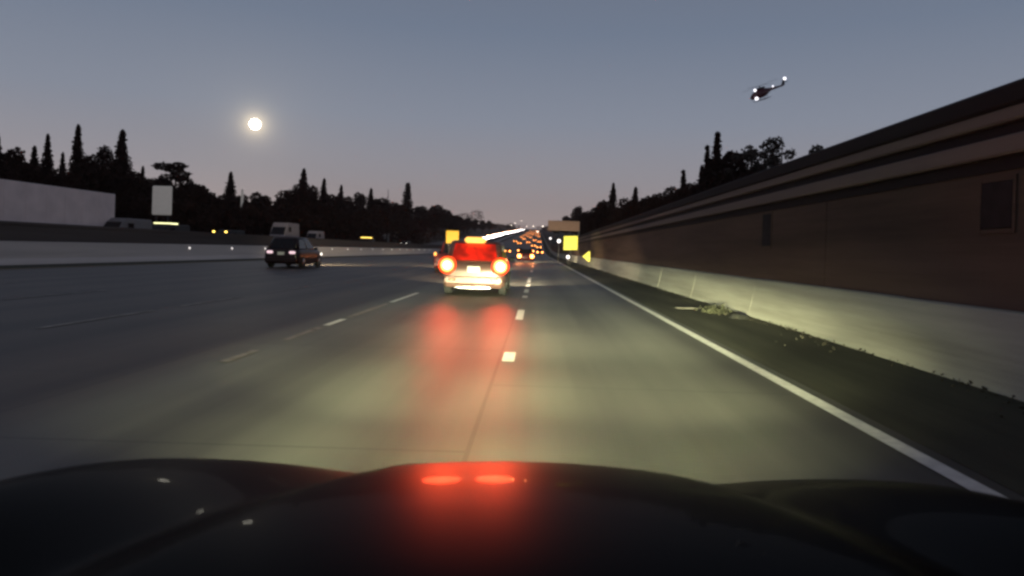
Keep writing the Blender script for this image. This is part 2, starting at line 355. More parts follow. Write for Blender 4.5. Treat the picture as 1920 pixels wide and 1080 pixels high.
def hatch(y, z, ly, lz):
    h = MB().bbox((xw - .006, y, z), (.03, ly, lz), .01).build('access_hatch', M_HATCH, wl)
    fr = MB()
    for s in (-1, 1):
        fr.box((xw - .009, y + s * (ly / 2 + .03), z), (.02, .05, lz + .11)); fr.box((xw - .009, y, z + s * (lz / 2 + .03)), (.018, ly - .002, .05))
    fr.build('hatch_frame', M_WALL, h)
hatch(8.1, 2.05, .55, .55); hatch(16.2, 2.0, .6, .75)

b2 = thing('median_barrier', 'long pale grey concrete barrier along the far left lane', 'barrier')
run([(0, -.05), (-.06, .09), (-.20, .28), (-.30, 1.04), (-.54, 1.04), (-.7, -.05)], WY, X_MED).build('barrier_wall', M_MEDIAN, b2)
y = 46.0
while y < 150:
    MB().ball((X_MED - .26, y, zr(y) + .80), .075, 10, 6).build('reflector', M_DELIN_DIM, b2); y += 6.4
b3 = thing('median_wall', 'low dark brown wall behind the pale median barrier', 'wall')
run([(0, -.1), (0, 1.85), (-.3, 1.85), (-.3, -.1)], WY, -26.5).build('wall_face', M_MEDIAN_WALL, b3)
run([(.06, 1.853), (.06, 2.0), (-.36, 2.0), (-.36, 1.853)], WY, -26.5).build('coping', M_MEDIAN_WALL, b3)

# ------------------------------------------------------------------ cars
def car(name, label, cat, loc, rz, paint, L=4.5, W=1.82, H=1.5, zb=.22, belt=.92, hood=.9, gh=(.15, 3.35, .6, 2.6), rear_glass=None,
        tail=None, tail_box=(.30, .22), tail_z=.82, tail_x=.74, tailround=False, wheels=(.85, 3.55), wr=.34, bed=False, group=None, detail=True):
    """y points forward, rear bumper at y = 0; gh = greenhouse rear and front at the belt, rear and front at the roof"""
    t = thing(name, label, cat, loc, rz, group)
    st = [(-.02, .78, .50, .70), (.0, .90, zb + .06, belt - .08), (.10, .97, zb, belt - .01), (.5, 1.0, zb, belt), (gh[1] - .3, 1.0, zb, belt), (gh[1] + .2, .985, zb, hood + .02), (L - .45, .95, zb, hood - .08), (L - .12, .86, zb + .03, hood - .18), (L, .70, zb + .1, hood - .32)]
    if bed: st = [(-.02, .9, .45, .70)] + st[1:]
    body = MB(); rings = []
    for y, wf, z0, z1 in st:
        a = W / 2 * wf; zm = z0 + (z1 - z0) * .55; r = min(.07, (z1 - z0) * .2)
        rings.append([(-a * .90, y, z0), (a * .90, y, z0), (a * .985, y, z0 + r * 1.2), (a, y, zm), (a * .975, y, z1 - r), (a * .93, y, z1), (-a * .93, y, z1), (-a * .975, y, z1 - r), (-a, y, zm), (-a * .985, y, z0 + r * 1.2)])
    body.loft(rings); body.build('body', paint, t)
    y0, y1, ty0, ty1 = gh; a, b = W / 2 * .92, W / 2 * (.80 if H < 1.6 else .72)
    def ring(k):
        e = k ** 1.6 if k < 1 else 1
        yy0, yy1, x, z = y0 + (ty0 - y0) * k, y1 + (ty1 - y1) * k, a + (b - a) * k, belt - .02 + (H - belt + .02) * k
        c = .10
        return [(-x + c, yy0, z), (x - c, yy0, z), (x, yy0 + c, z), (x, yy1 - c, z), (x - c, yy1, z), (-x + c, yy1, z), (-x, yy1 - c, z), (-x, yy0 + c, z)]
    top = [(p[0] * .9, p[1] * .9 + .1 * (ty0 + ty1) / 2, H + .035) for p in ring(1)]
    cab = MB(); cab.loft([ring(0), ring(.9), ring(1), top]); cab.build('cabin', paint, t)
    def face(k0, k1, side, u0=.08, u1=.92, out=.008):
        r0, r1 = ring(k0), ring(k1); i, j = {'rear': (0, 1), 'right': (2, 3), 'front': (4, 5), 'left': (6, 7)}[side]
        A, B, C, D = Vector(r0[i]), Vector(r0[j]), Vector(r1[j]), Vector(r1[i]); n = (B - A).cross(D - A).normalized() * out
        if n.dot((A + C) / 2 - Vector((0, (y0 + y1) / 2, (A + C).z / 2))) < 0: n = -n
        q = [A.lerp(B, u0), A.lerp(B, u1), D.lerp(C, u1), D.lerp(C, u0)]
        mb = MB(); mb.loft([[p + n for p in q], [p - n * 2 for p in q]], smooth=False); return mb
    face(.08, .90, 'rear', .04, .96).build('rear_window', rear_glass or M_GLASS, t)
    face(.08, .90, 'front', .04, .96).build('windscreen', M_GLASS, t)
    for s in ('left', 'right'):
        face(.12, .86, s, .05, .46).build('side_window', M_GLASS, t); face(.12, .86, s, .52, .92).build('side_window', M_GLASS, t)
    for s in (-1, 1):
        for wy in wheels:
            w_ = MB(); prof = [(0, wr * .55), (.0, wr * .9), (.03, wr), (.19, wr), (.22, wr * .9), (.22, wr * .55)]
            w_.loft([[(s * (W / 2 - .20 + px), wy + pr * math.cos(q), wr + pr * math.sin(q)) for q in [k * math.pi / 9 for k in range(18)]] for px, pr in prof], smooth=False)
            wh = w_.build('wheel', M_TYRE, t)
            MB().tube([(s * (W / 2 - .02), wy, wr), (s * (W / 2 + .025), wy, wr)], wr * .58, 12).build('rim', M_RIM, wh)
        if tail:
            q = MB(); tw, th = tail_box
            if tailround:
                q.loft([[(s * tail_x + tw / 2 * k * math.cos(u), yy, tail_z + th / 2 * k * math.sin(u)) for u in [i * math.pi / 8 for i in range(16)]] for yy, k in ((-.075, .3), (-.07, .75), (-.05, 1), (.12, 1))])
            else: q.bbox((s * tail_x, .0, tail_z), (tw, .14, th), .05)
            tl = q.build('tail_light', tail, t)
        mr = MB().bbox((s * (W / 2 + .07), gh[1] - .55, belt + .06), (.20, .09, .14), .03).build('mirror', M_TRIM, t)
        MB().bbox((s * W * .36, L - .06, hood - .24), (.34, .10, .13), .03).build('headlight', M_HEAD_NEAR, t)
    MB().bbox((0, -.03, zb + .22), (W * .93, .16, .22), .05).build('rear_bumper', paint, t)
    MB().bbox((0, L - .04, zb + .2), (W * .86, .14, .22), .05).build('front_bumper', paint, t)
    MB().box((0, -.035, belt - .22), (.36, .03, .17)).build('number_plate', M_PLATE, t)
    return t

# the camera car: only its bonnet shows
own = thing('camera_car', 'glossy black car bonnet across the bottom edge, red lights mirrored in its middle', 'car')
def hood_z(x, y):
    q = 1.03 - .06 * (y - .8) - .169 * (y - .8) ** 2
    hw = .275 + .24 * (1.5 - y); ax = abs(x - .01)
    k = min(1, max(0, (hw + .09 - ax) / .14)); k = k * k * (3 - 2 * k)
    bul = k * .032 - .012 * (min(ax, hw) / hw) ** 2
    f = min(1, max(0, (ax - hw - .05) / .42)); f = f * f * (3 - 2 * f)
    side = f * .048
    e = max(0, ax - .74); side -= 2.2 * e * e
    return q - .044 + bul + side
M_HOOD = mat('black_car_paint', (.0010, .0008, .0010), .36, spec=.009, vary=.1, coat=.034)
hm = MB(); NX, NY = 120, 46; vs = []
for j in range(NY + 1):
    y = .42 + (2.0 - .42) * j / NY
    for i in range(NX + 1):
        x = -.95 + 1.9 * i / NX
        vs.append((x, y - .16 * (x / .95) ** 2 * (j / NY), hood_z(x, y)))
hm.add(vs, [(j * (NX + 1) + i, j * (NX + 1) + i + 1, (j + 1) * (NX + 1) + i + 1, (j + 1) * (NX + 1) + i) for j in range(NY) for i in range(NX)], True)
ho = hm.build('bonnet', M_HOOD, own)
sd = ho.modifiers.new('thickness', 'SOLIDIFY'); sd.thickness = .02; sd.offset = -1
MB().loft([[(-.93, 1.80, .2), (.93, 1.80, .2), (.90, 1.78, .62), (-.90, 1.78, .62)], [(-.80, 2.12, .25), (.80, 2.12, .25), (.80, 2.02, .64), (-.80, 2.02, .64)]], smooth=False).build('front_bumper', M_HOOD, own)
for s in (-1, 1):
    MB().ball((s * .68, 2.10, .60), .09, 12, 8, (1, .5, .7)).build('headlight', M_HEAD_NEAR, own)
    lamp('headlight_flood', 'SPOT', own, (s * .66, 2.20, .62), 1900, (1, .99, .54), (R(90 - 6), 0, R(-s * 2 + 5)), R(94), 1.0, (1, .30, 1), .05)
    lamp('headlight_beam', 'SPOT', own, (s * .66, 2.20, .62), 9000, (1, 1, .56), (R(90 - 4.2), 0, R(-s * 3 - 1)), R(64), 1.0, (1, .22, 1), .05)
    lamp('headlight_reach', 'SPOT', own, (s * .66, 2.20, .62), 38000, (1, 1, .58), (R(90 - 2.3), 0, R(-s * 1 - 3)), R(46), 1.0, (1, .16, 1), .05)

# the pale car straight ahead, brake lights on
suv = car('braking_car', 'pale hatchback ahead braking, both round tail lamps glaring beside a red rear window', 'car', (-1.80, 19.9, 0), 0, M_SILVER, L=4.3, W=1.80, H=1.55, belt=.98, hood=.95,
          gh=(.10, 3.2, .42, 2.5), rear_glass=M_GLASS_RED, tail=M_BRAKE_RIM, tail_box=(.52, .52), tail_z=.86, tail_x=.76, tailround=True)
for s in (-1, 1):
    MB().bbox((s * .60, -.10, .46), (.20, .06, .08), .03).build('bumper_reflector', M_BRAKE_RIM, suv)
    for nm, rad, yy, mm in (('lens_halo', .195, -.082, M_BRAKE_MID), ('bulb', .125, -.094, M_BRAKE)):
        q = MB(); q.loft([[(s * .76 + rad * k * math.cos(u), y_, .86 + rad * k * math.sin(u)) for u in [i * math.pi / 10 for i in range(20)]] for y_, k in ((yy - .006, .3), (yy - .004, .8), (yy, 1), (yy + .05, 1))])
        q.build(nm, mm, [c for c in suv.children if c.name.startswith('tail_light')][0 if s < 0 else 1])
    lamp('brake_glow', 'SPOT', suv, (s * .76, -.22, .84), 1500, (1, .075, .025), (R(-90 - 7), 0, R(s * 1)), R(51), 1.0, (1.35, .66, 1), .55)
    lamp('headlight_beam', 'SPOT', suv, (s * .66, 4.45, .62), 9000, (1, .82, .55), (R(90 - 5), 0, 0), R(80), 1.0, (1, .4, 1), .05)
MB().bbox((0, .30, 1.60), (.62, .14, .17), .06).build('stop_lamp', M_STOP, suv)
MB().bbox((0, -.115, .24), (1.0, .05, .07), .02).build('skid_trim', M_CHROME, suv)

# the dark pickup half behind it, with an amber board on its bed, its glow standing for returned headlight
pk = car('pickup_truck', 'dark red pickup half hidden on the far side of the braking pale hatchback', 'pickup truck', (-4.75, 38, 0), 0, M_CHARCOAL, L=5.4, W=1.9, H=1.72, belt=1.02, hood=1.02,
         gh=(2.0, 4.0, 2.1, 3.3), tail=M_STOP, tail_box=(.14, .20), tail_z=1.0, tail_x=.82, bed=True, wheels=(1.1, 4.4), wr=.37)
pb = thing('amber_sign', 'square amber reflective sign board raised above the dark pickup', 'sign', (-4.72, 38.5, 1.02))
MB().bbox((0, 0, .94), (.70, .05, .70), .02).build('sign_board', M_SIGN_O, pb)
for s in (-1, 1): MB().tube([(s * .2, .05, 0), (s * .2, .05, 1.1)], .025, 6).build('post', M_STEEL, pb)

# the dark crossover far to the left
lc = car('dark_car', 'black crossover in a far left lane with small pale tail lights', 'car', (-13.65, 37.0, 0), R(0), M_DARKCAR, L=4.4, W=1.86, H=1.62, belt=1.0, hood=.98,
         gh=(.12, 3.2, .55, 2.3), tail=M_TAIL_PALE, tail_box=(.34, .15), tail_z=.84, tail_x=.60)
for s in (-1, 1): lamp('headlight_beam', 'SPOT', lc, (s * .64, 4.6, .7), 7000, (1, .86, .55), (R(90 - 7), 0, R(-3)), R(75), 1.0, (1, .45, 1), .05)

# ------------------------------------------------------------------ traffic ahead and oncoming
G_ON = 'oncoming cars on the far carriageway'; G_AH = 'cars far ahead on the rising road'
def far_car(name, label, cat, group, lens, n_y, r):
    t = thing(name, label, cat, (0, 0, 0), 0, group)
    b = MB(); rings = []
    for y, wf, z1 in ((0, .85, .7), (.1, .95, .95), (.5, 1, 1.0), (3.2, 1, 1.0), (4.2, .92, .8), (4.4, .8, .6)):
        a = .9 * wf; rings.append([(-a, y, .25), (a, y, .25), (a, y, z1 - .1), (a * .9, y, z1), (-a * .9, y, z1), (-a, y, z1 - .1)])
    b.loft(rings); b.build('body', M_CHARCOAL, t)
    c = MB(); c.loft([[(-.8, .3, .95), (.8, .3, .95), (.8, 3.1, .95), (-.8, 3.1, .95)], [(-.62, .7, 1.48), (.62, .7, 1.48), (.62, 2.4, 1.48), (-.62, 2.4, 1.48)]], smooth=False); c.build('cabin', M_GLASS, t)
    for s in (-1, 1):
        MB().ball((s * .68, n_y, .72), r, 10, 6, (1, .4, 1)).build('headlight' if n_y > 2 else 'tail_light', lens, t)
    return t
ONC = []
oc = far_car('oncoming_car', 'distant oncoming car, one of the white headlight stream beyond the median wall', 'car', G_ON, M_HEAD_FAR, 4.36, .27)
ah = far_car('distant_car', 'distant car climbing ahead with orange red tail lights', 'car', G_AH, M_TAIL_FAR, -.02, .20)
first = True
for lane, u0 in ((-29.6, 120), (-32.6, 108), (-35.6, 92)):
    y = -lane * 1300 / u0 + random.uniform(0, 12)
    while y < 1500:
        loc = (lane + random.uniform(-.4, .4), y, zr(y) + .8)
        if first: cur = oc
        if first: oc.location = loc; oc.rotation_euler = (0, 0, math.pi); first = False
        else: cur = copy_tree(oc, loc, math.pi)
        if lane < -35:
            cur['label'] = 'distant oncoming car with warm orange headlights on the outermost far lane'; ONC.append(cur)
        y += random.uniform(13, 27) * (1 + y / 1100)
for c in bpy.data.objects:
    if c.parent in ONC and c.name.startswith('headlight'):
        c.material_slots[0].link = 'OBJECT'; c.material_slots[0].material = mat('warm_head_lens', (.8, .6, .5), .3, emit=(1, .42, .16), strength=40, vary=.05)
spots = [(-1.2, 74), (-2.1, 118), (-9.1, 105)]
for lane in (1.0, -1.9, -5.3, -9.0, -12.8):
    y = 180 + random.uniform(0, 60)
    while y < 1300: spots.append((lane + random.uniform(-.3, .3), y)); y += random.uniform(60, 130) * (1 + y / 700)
for i, (x, y) in enumerate(spots):
    if i == 0: ah.location = (x, y, zr(y)); ah['label'] = 'dark car with orange tail lights just ahead of the braking pale hatchback'; del ah['group']
    else: copy_tree(ah, (x, y, zr(y)), 0, 'distant car climbing ahead with orange red tail lights', G_AH)

for s in (-1, 1):
    lamp('headlight_beam', 'SPOT', ah, (s * .62, 4.5, .65), 12000, (1, .8, .5), (R(90 - 4), 0, 0), R(80), 1.0, (1.3, .4, 1), .05)
    lamp('headlight_beam', 'SPOT', pk, (s * .62, 5.5, .7), 12000, (1, .8, .5), (R(90 - 4), 0, 0), R(80), 1.0, (1.3, .4, 1), .05)
    lamp('tail_glow', 'SPOT', ah, (s * .68, -.2, .72), 250, (1, .25, .08), (R(-90), 0, 0), R(70), 1.0, None, .1)

# beyond the median wall: lorry trailer, vans, lit vehicles
tr = thing('semi_trailer', 'long white box trailer passing beyond the median wall', 'trailer', (-36.0, 42.5, .8))
MB().bbox((0, 6.4, 2.66), (2.55, 16.0, 2.86), .03).build('box_body', M_TRAILER, tr)
MB().box((0, 6.4, 1.14), (2.3, 15.6, .16)).build('underframe', M_TRIM, tr)
for k in range(7): MB().box((1.282, .6 + k * 1.95, 2.66), (.016, .06, 2.7)).build('panel_rib', M_TRAILER, tr)
MB().box((1.286, 1.5, 3.0), (.012, .7, .5)).build('dark_emblem', M_TRIM, tr)
for k in (12.2, 13.4):
    for s in (-1, 1): MB().tube([(s * .85, k, .52), (s * 1.25, k, .52)], .52, 16).build('wheel', M_TYRE, tr)
for s in (-1, 1): MB().box((s * .9, 3.2, .62), (.12, .12, .9)).build('landing_leg', M_STEEL, tr)
def van(name, label, loc, rz, paint, L, W, H, lens=None, lens_z=1.0, bar=None, nose=1.1):
    t = thing(name, label, 'van', loc, rz)
    b = MB(); rings = []
    for y, z1, wf in ((0, H - .1, .94), (.12, H, 1), (L - nose - .6, H, 1), (L - nose, H * .78 + .15, .97), (L - .3, H * .45, .95), (L, H * .36, .88)):
        a = W / 2 * wf; rings.append([(-a * .95, y, .3), (a * .95, y, .3), (a, y, .5), (a, y, z1 * .6), (a * .94, y, z1 - .08), (a * .85, y, z1), (-a * .85, y, z1), (-a * .94, y, z1 - .08), (-a, y, z1 * .6), (-a, y, .5)])
    b.loft(rings, smooth=False); b.build('body', paint, t)
    k = MB(); k.loft([[(-W * .38, L - nose + q, H * .76 + .12 + q), (W * .38, L - nose + q, H * .76 + .12 + q), (W * .41, L - .40 + q, H * .50 + q), (-W * .41, L - .40 + q, H * .50 + q)] for q in (-.02, .06)], smooth=False); k.build('windscreen', M_GLASS, t)
    for s in (-1, 1):
        for wy in (.9, L - .9): MB().tube([(s * (W / 2 - .22), wy, .36), (s * (W / 2 + .01), wy, .36)], .36, 16).build('wheel', M_TYRE, t)
        if lens: MB().ball((s * W * .38, L - .02, lens_z), .13, 10, 6, (1.2, .5, .8)).build('headlight', lens, t)
        MB().box((s * (W / 2 + .004), L - nose - .9, H * .72), (.012, .8, H * .2)).build('side_window', M_GLASS, t)
    if bar: MB().bbox((0, L * .55, H + .05), (W * .9, 1.3, .12), .03).build('light_bar', bar, t)
    return t
P = at(240, 424, 58); van('grey_van', 'low grey van directly behind the white trailer, beyond the median wall', (P.x, 60, .8), math.pi, M_GREYVAN, 5.2, 1.95, 2.15)
P = at(312, 419, 70); van('lit_van', 'dark van carrying a yellow lit bar under the tall white sign', (P.x, 73, .8), math.pi, M_TRIM, 5.6, 2.0, P.z - .8 - .06, bar=M_LIME)
P = at(412, 436, 82); van('headlit_van', 'dark van with two warm white headlights between lit bar van and pale box van', (P.x, 87, .8), math.pi, M_TRIM, 5.0, 1.9, 1.9, lens=M_AMBER, lens_z=P.z - .8 + .1)
P = at(533, 418, 94); van('pale_van', 'pale dusty box van showing above the black crossover', (P.x, 97, .8), math.pi, M_DUSTY, 5.8, 2.2, P.z - .8)
P = at(588, 433, 112); van('small_pale_van', 'small pale van following the pale box van', (P.x, 115, .95), math.pi, M_DUSTY, 4.6, 1.8, P.z - .95)
P = at(685, 445, 140); van('amber_lit_truck', 'dark van with glowing amber bar alone above the median barrier', (P.x, 144, zr(144) + .8), math.pi, M_TRIM, 5.6, 2.2, P.z - zr(144) - .9, bar=M_AMBER)
P = at(757, 451, 185); van('distant_van', 'small distant van with pale headlights near the amber board', (P.x, 190, zr(190) + .8), math.pi, M_TRIM, 5, 1.9, 2.0, lens=M_HEAD_NEAR, lens_z=1.3)

# ------------------------------------------------------------------ signs, posts and lamps
def post_sign(name, label, cat, px, py, D, poly, m, post_x=(0,)):
    p = at(px, py, D); g = zr(D)
    t = thing(name, label, cat, (p.x, D, g)); h = p.z - g
    MB().prism([(x, z + h) for x, z in poly], -.02, .02).build('sign_face', m, t)
    for q in post_x: MB().tube([(q, .07, -.1), (q, .07, h + max(z for x, z in poly) * .6)], .035, 8).build('post', M_STEEL, t)
    MB().box((0, .042, h), (max(x for x, z in poly) * 1.4, .03, .05)).build('bracket', M_STEEL, t)
    return t
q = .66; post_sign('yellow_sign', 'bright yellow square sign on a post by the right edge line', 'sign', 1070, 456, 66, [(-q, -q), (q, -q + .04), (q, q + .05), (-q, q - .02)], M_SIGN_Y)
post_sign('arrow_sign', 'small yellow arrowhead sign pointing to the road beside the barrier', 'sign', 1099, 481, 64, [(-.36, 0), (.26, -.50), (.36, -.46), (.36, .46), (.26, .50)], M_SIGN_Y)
def delineator(px, py, D, label, r=.14, zmin=None):
    p = at(px, py, D); g = zr(D); t = thing('delineator_post', label, 'marker post', (p.x, D, g))
    MB().tube([(0, 0, -.1), (0, 0, p.z - g)], .04, 8).build('post', M_STEEL, t)
    MB().ball((0, -.06, p.z - g), r, 12, 8, (1, .4, 1)).build('marker_reflector', M_DELIN, t)  # reflector disc with added glow, not a lamp
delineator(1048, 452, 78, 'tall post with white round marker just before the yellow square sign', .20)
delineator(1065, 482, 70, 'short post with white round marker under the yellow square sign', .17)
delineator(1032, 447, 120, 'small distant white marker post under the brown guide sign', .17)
p0, p1 = at(1027, 432, 130), at(1087, 415, 130)
gs = thing('guide_sign', 'wide unlit brown guide sign panel above the right shoulder', 'sign', ((p0.x + p1.x) / 2, 130, zr(130)))
wd, zz = p1.x - p0.x, (p0.z + p1.z) / 2 - zr(130)
MB().bbox((0, 0, zz), (wd, .12, p0.z - p1.z if p0.z > p1.z else p1.z - p0.z), .03).build('sign_panel', M_SIGN_B, gs)
MB().tube([(wd / 2 - .1, .2, -.1), (wd / 2 - .1, .2, zz + .9)], .16, 10).build('post', M_STEEL, gs)
MB().tube([(-wd / 2, .2, zz + .3), (wd / 2 - .1, .2, zz + .3)], .09, 8).build('mast_arm', M_STEEL, gs)
p = at(304, 376, 92); ws = thing('white_sign', 'tall white rectangular sign panel standing before dark trees', 'sign', (p.x, 92, 0), R(-4))
MB().bbox((0, 0, p.z), (2.65, .35, 3.85), .12).build('sign_panel', M_SIGN_W, ws)
for s in (-1, 1): MB().tube([(s * .8, .1, -.2), (s * .8, .1, p.z - 1.9)], .12, 8).build('post', M_TRIM, ws)
p = at(454, 372, 125); wp = thing('white_pole', 'slim white pole sign against the far trees', 'pole', (p.x, 125, zr(125)))
MB().bbox((0, 0, p.z - zr(125)), (.42, .2, 3.3), .05).build('sign_blade', M_SIGN_W, wp)
MB().tube([(0, 0, -.2), (0, 0, p.z - zr(125) - 1.6)], .10, 8).build('post', M_TRIM, wp)
p = at(728, 355, 300); ms = thing('radio_mast', 'thin dark mast rising from the tree line near a column shaped tree', 'mast', (p.x, 300, zr(300)))
MB().tube([(0, 0, -.2), (0, 0, (p.z - zr(300)) * .5), (0, 0, p.z - zr(300))], [.35, .25, .10], 8).build('pole', M_TRIM, ms)
for k in (.55, .7, .85): MB().box((0, 0, (p.z - zr(300)) * k), (1.6 * (1.2 - k) + .4, .1, .12)).build('antenna_arm', M_TRIM, ms)
G_L = 'distant street lamps over the rising road'
proto = None
for px, py, D in ((966, 418, 760), (959, 422, 700), (988, 424, 820), (1000, 424, 640), (1018, 424, 560), (1008, 434, 420), (978, 414, 900)):
    p = at(px, py, D); g = zr(D)
    t = thing('street_lamp', 'distant lit street lamp over the end of the rising road', 'street lamp', (p.x, D, g), 0, G_L); h = p.z - g
    MB().tube([(1.6, 0, -.2), (1.6, 0, h * .92), (1.2, 0, h), (.3, 0, h + .1)], [.14, .1, .08, .06], 8).build('pole', M_STEEL, t)
    MB().bbox((0, 0, h + .05), (.9, .5, .22), .05).build('lamp_head', M_STEEL, t)
    MB().ball((0, -.1, h - .12), .42, 10, 6, (1, .6, .6)).build('lamp_glass', mat('street_lamp_glass', (.8, .8, .7), .3, emit=(1, .85, .70), strength=9, vary=.05), t)
# scraps along the foot of the right barrier
def scrap(px, py, D, label, m, sc, rz):
    p = at(px, py, D); o = MB(); rr = random.Random(int(px))
    n = 9; ring0 = [(sc[0] * (.7 + .3 * rr.random()) * math.cos(2 * math.pi * i / n), sc[1] * (.7 + .3 * rr.random()) * math.sin(2 * math.pi * i / n), .0) for i in range(n)]
    o.loft([ring0, [(x * .8, y * .8, sc[2] * (.6 + .4 * rr.random())) for x, y, z in ring0], [(x * .35, y * .4, sc[2] * 1.15) for x, y, z in ring0]], smooth=False)
    t = o.build('roadside_scrap', m); t.location = (p.x, D, .006); t.rotation_euler = (0, 0, rz); tag(t, label, 'debris')
scrap(1290, 577, 17.6, 'pale flattened strip of debris on the right shoulder', mat('pale_scrap', (.13, .12, .10), .8, vary=.35, scale=8), (.42, .16, .03), R(20))
scrap(1384, 596, 15.2, 'dark scrap of rubber against the right barrier foot', mat('dark_scrap', (.006, .006, .004), .9, vary=.3, scale=12), (.22, .34, .09), R(10))

# ------------------------------------------------------------------ helicopter
M_HELI = mat('dark_maroon_hull', (.075, .012, .024), .4, vary=.15)
M_HELI2 = mat('slate_hull', (.02, .02, .028), .4, vary=.15)
M_HLAMP = mat('helicopter_lamp', (.9, .9, .9), .3, emit=(.95, .93, 1), strength=2.2, vary=.05)
hp = at(1437, 172, 190)
he = thing('helicopter', 'dark maroon helicopter with white lights flying above the sound wall', 'helicopter', hp)
he.rotation_euler = Euler((0, R(-19), R(8)))          # nose to the left and lower than the tail
fus = MB(); st = [(-5.0, .12, -.55), (-4.7, .55, -.5), (-4.0, .95, -.3), (-2.8, 1.2, -.1), (-1.4, 1.25, 0), (-.2, 1.05, .1), (.8, .62, .28), (1.6, .40, .38)]
fus.loft([[(x, r * .82 * math.cos(a), z + r * math.sin(a) * .95) for a in [k * math.pi / 8 for k in range(16)]] for x, r, z in st]); fus.build('fuselage', M_HELI, he)
MB().tube([(1.3, 0, .38), (3.4, 0, .40), (5.2, 0, .42)], [.40, .27, .20], 12).build('tail_boom', M_HELI, he)
MB().loft([[(4.5, -.06, .4), (5.6, -.06, .35), (5.6, .06, .35), (4.5, .06, .4)], [(5.6, -.04, 1.9), (6.3, -.04, 1.9), (6.3, .04, 1.9), (5.6, .04, 1.9)]], smooth=False).build('tail_fin', M_HELI2, he)
MB().box((4.2, 0, .42), (.55, 2.2, .06)).build('stabiliser', M_HELI2, he)
MB().loft([[(-4.55, -.5, -.32), (-4.55, .5, -.32), (-3.3, .9, .35), (-3.3, -.9, .35)], [(-4.2, -.4, .12), (-4.2, .4, .12), (-3.2, .6, .88), (-3.2, -.6, .88)]], smooth=False).build('cockpit_glass', M_GLASS, he)
MB().bbox((-1.4, 0, 1.35), (2.4, .9, .5), .2).build('engine_cowl', M_HELI2, he)
MB().tube([(-1.5, 0, 1.5), (-1.5, 0, 2.05)], [.16, .12], 8).build('rotor_mast', M_HELI2, he)
for k in range(4):
    a = R(28 + 90 * k); MB().box((-1.5 + 2.9 * math.cos(a), 2.9 * math.sin(a), 2.08), (5.6, .26, .03), Matrix.Rotation(a, 3, 'Z')).build('rotor_blade', M_HELI2, he)
for k in range(2):
    MB().box((5.95, -.14, 1.5), (.12, .03, 1.9), Matrix.Rotation(R(40 + 90 * k), 3, 'Y')).build('tail_rotor_blade', M_HELI2, he)
for s in (-1, 1):
    sk = MB().tube([(-4.0, s * 1.05, -1.55), (-3.6, s * 1.05, -1.72), (.4, s * 1.05, -1.72)], .07, 8).build('skid', M_HELI2, he)
    for x in (-2.9, -.5): MB().tube([(x, s * .55, -.9), (x, s * 1.05, -1.7)], .06, 6).build('skid_strut', M_HELI2, sk)
for x, y, z, r in ((-3.6, -1.0, 1.15, .36), (-3.75, -.9, -1.15, .46), (6.15, -.08, 2.05, .42), (2.0, -.45, .9, .22)):
    MB().ball((x, y, z), r, 12, 8).build('navigation_light', M_HLAMP, he)

# ------------------------------------------------------------------ the moon
mp_ = at(478, 233, 9000)
mo = MB().ball((0, 0, 0), 66, 32, 20).build('moon', M_MOON); mo.location = mp_; tag(mo, 'full bright moon low in the dusk sky above the trees', 'moon')

# ------------------------------------------------------------------ trees
def leaf_mesh(name, C, S, m):
    C = np.asarray(C); n = len(C)
    a = rng.normal(size=(n, 3)); a /= np.linalg.norm(a, axis=1)[:, None]
    b = np.cross(a, rng.normal(size=(n, 3))); b /= np.linalg.norm(b, axis=1)[:, None]
    s = (S * rng.uniform(.6, 1.3, n))[:, None] if np.isscalar(S) else (S * rng.uniform(.7, 1.2, n))[:, None]
    V = np.stack([C - a * s, C + b * s * .55, C + a * s, C - b * s * .55], 1).reshape(-1, 3)
    me = bpy.data.meshes.new(name); me.from_pydata(V.tolist(), [], np.arange(4 * n).reshape(n, 4).tolist()); me.materials.append(m)
    return me
def crown_conifer(H, Rm, n, p=.85, z0=.06, g=14):
    k = int(n / g); out = []
    for _ in range(k):
        t = rng.uniform(0, 1) ** 1.25; z = H * (z0 + (1 - z0) * t); r = Rm * (1 - t) ** p * rng.uniform(.55, 1.12) + .06; az = rng.uniform(0, 2 * math.pi)
        q = rng.uniform(.15, 1, g); d = q * r
        out.append(np.stack([np.cos(az) * d + rng.normal(0, .10 + .05 * r, g), np.sin(az) * d + rng.normal(0, .10 + .05 * r, g), z - .22 * d + rng.normal(0, .12, g)], 1))
    return np.concatenate(out)
def crown_clumps(H, clumps, n):
    tot = sum(c[3] * c[3] for c in clumps); out = []
    for x, y, z, r, fl in clumps:
        k = int(n * r * r / tot); d = rng.normal(size=(k, 3)); d /= np.linalg.norm(d, axis=1)[:, None]
        rad = r * rng.uniform(.35, 1, k) ** .5 * (1 + .18 * np.sin(d[:, 0] * 5 + x) * np.cos(d[:, 2] * 6 + y))
        q = d * rad[:, None]; q[:, 2] *= fl; out.append(q + np.array([x, y, z]))
    return np.concatenate(out)
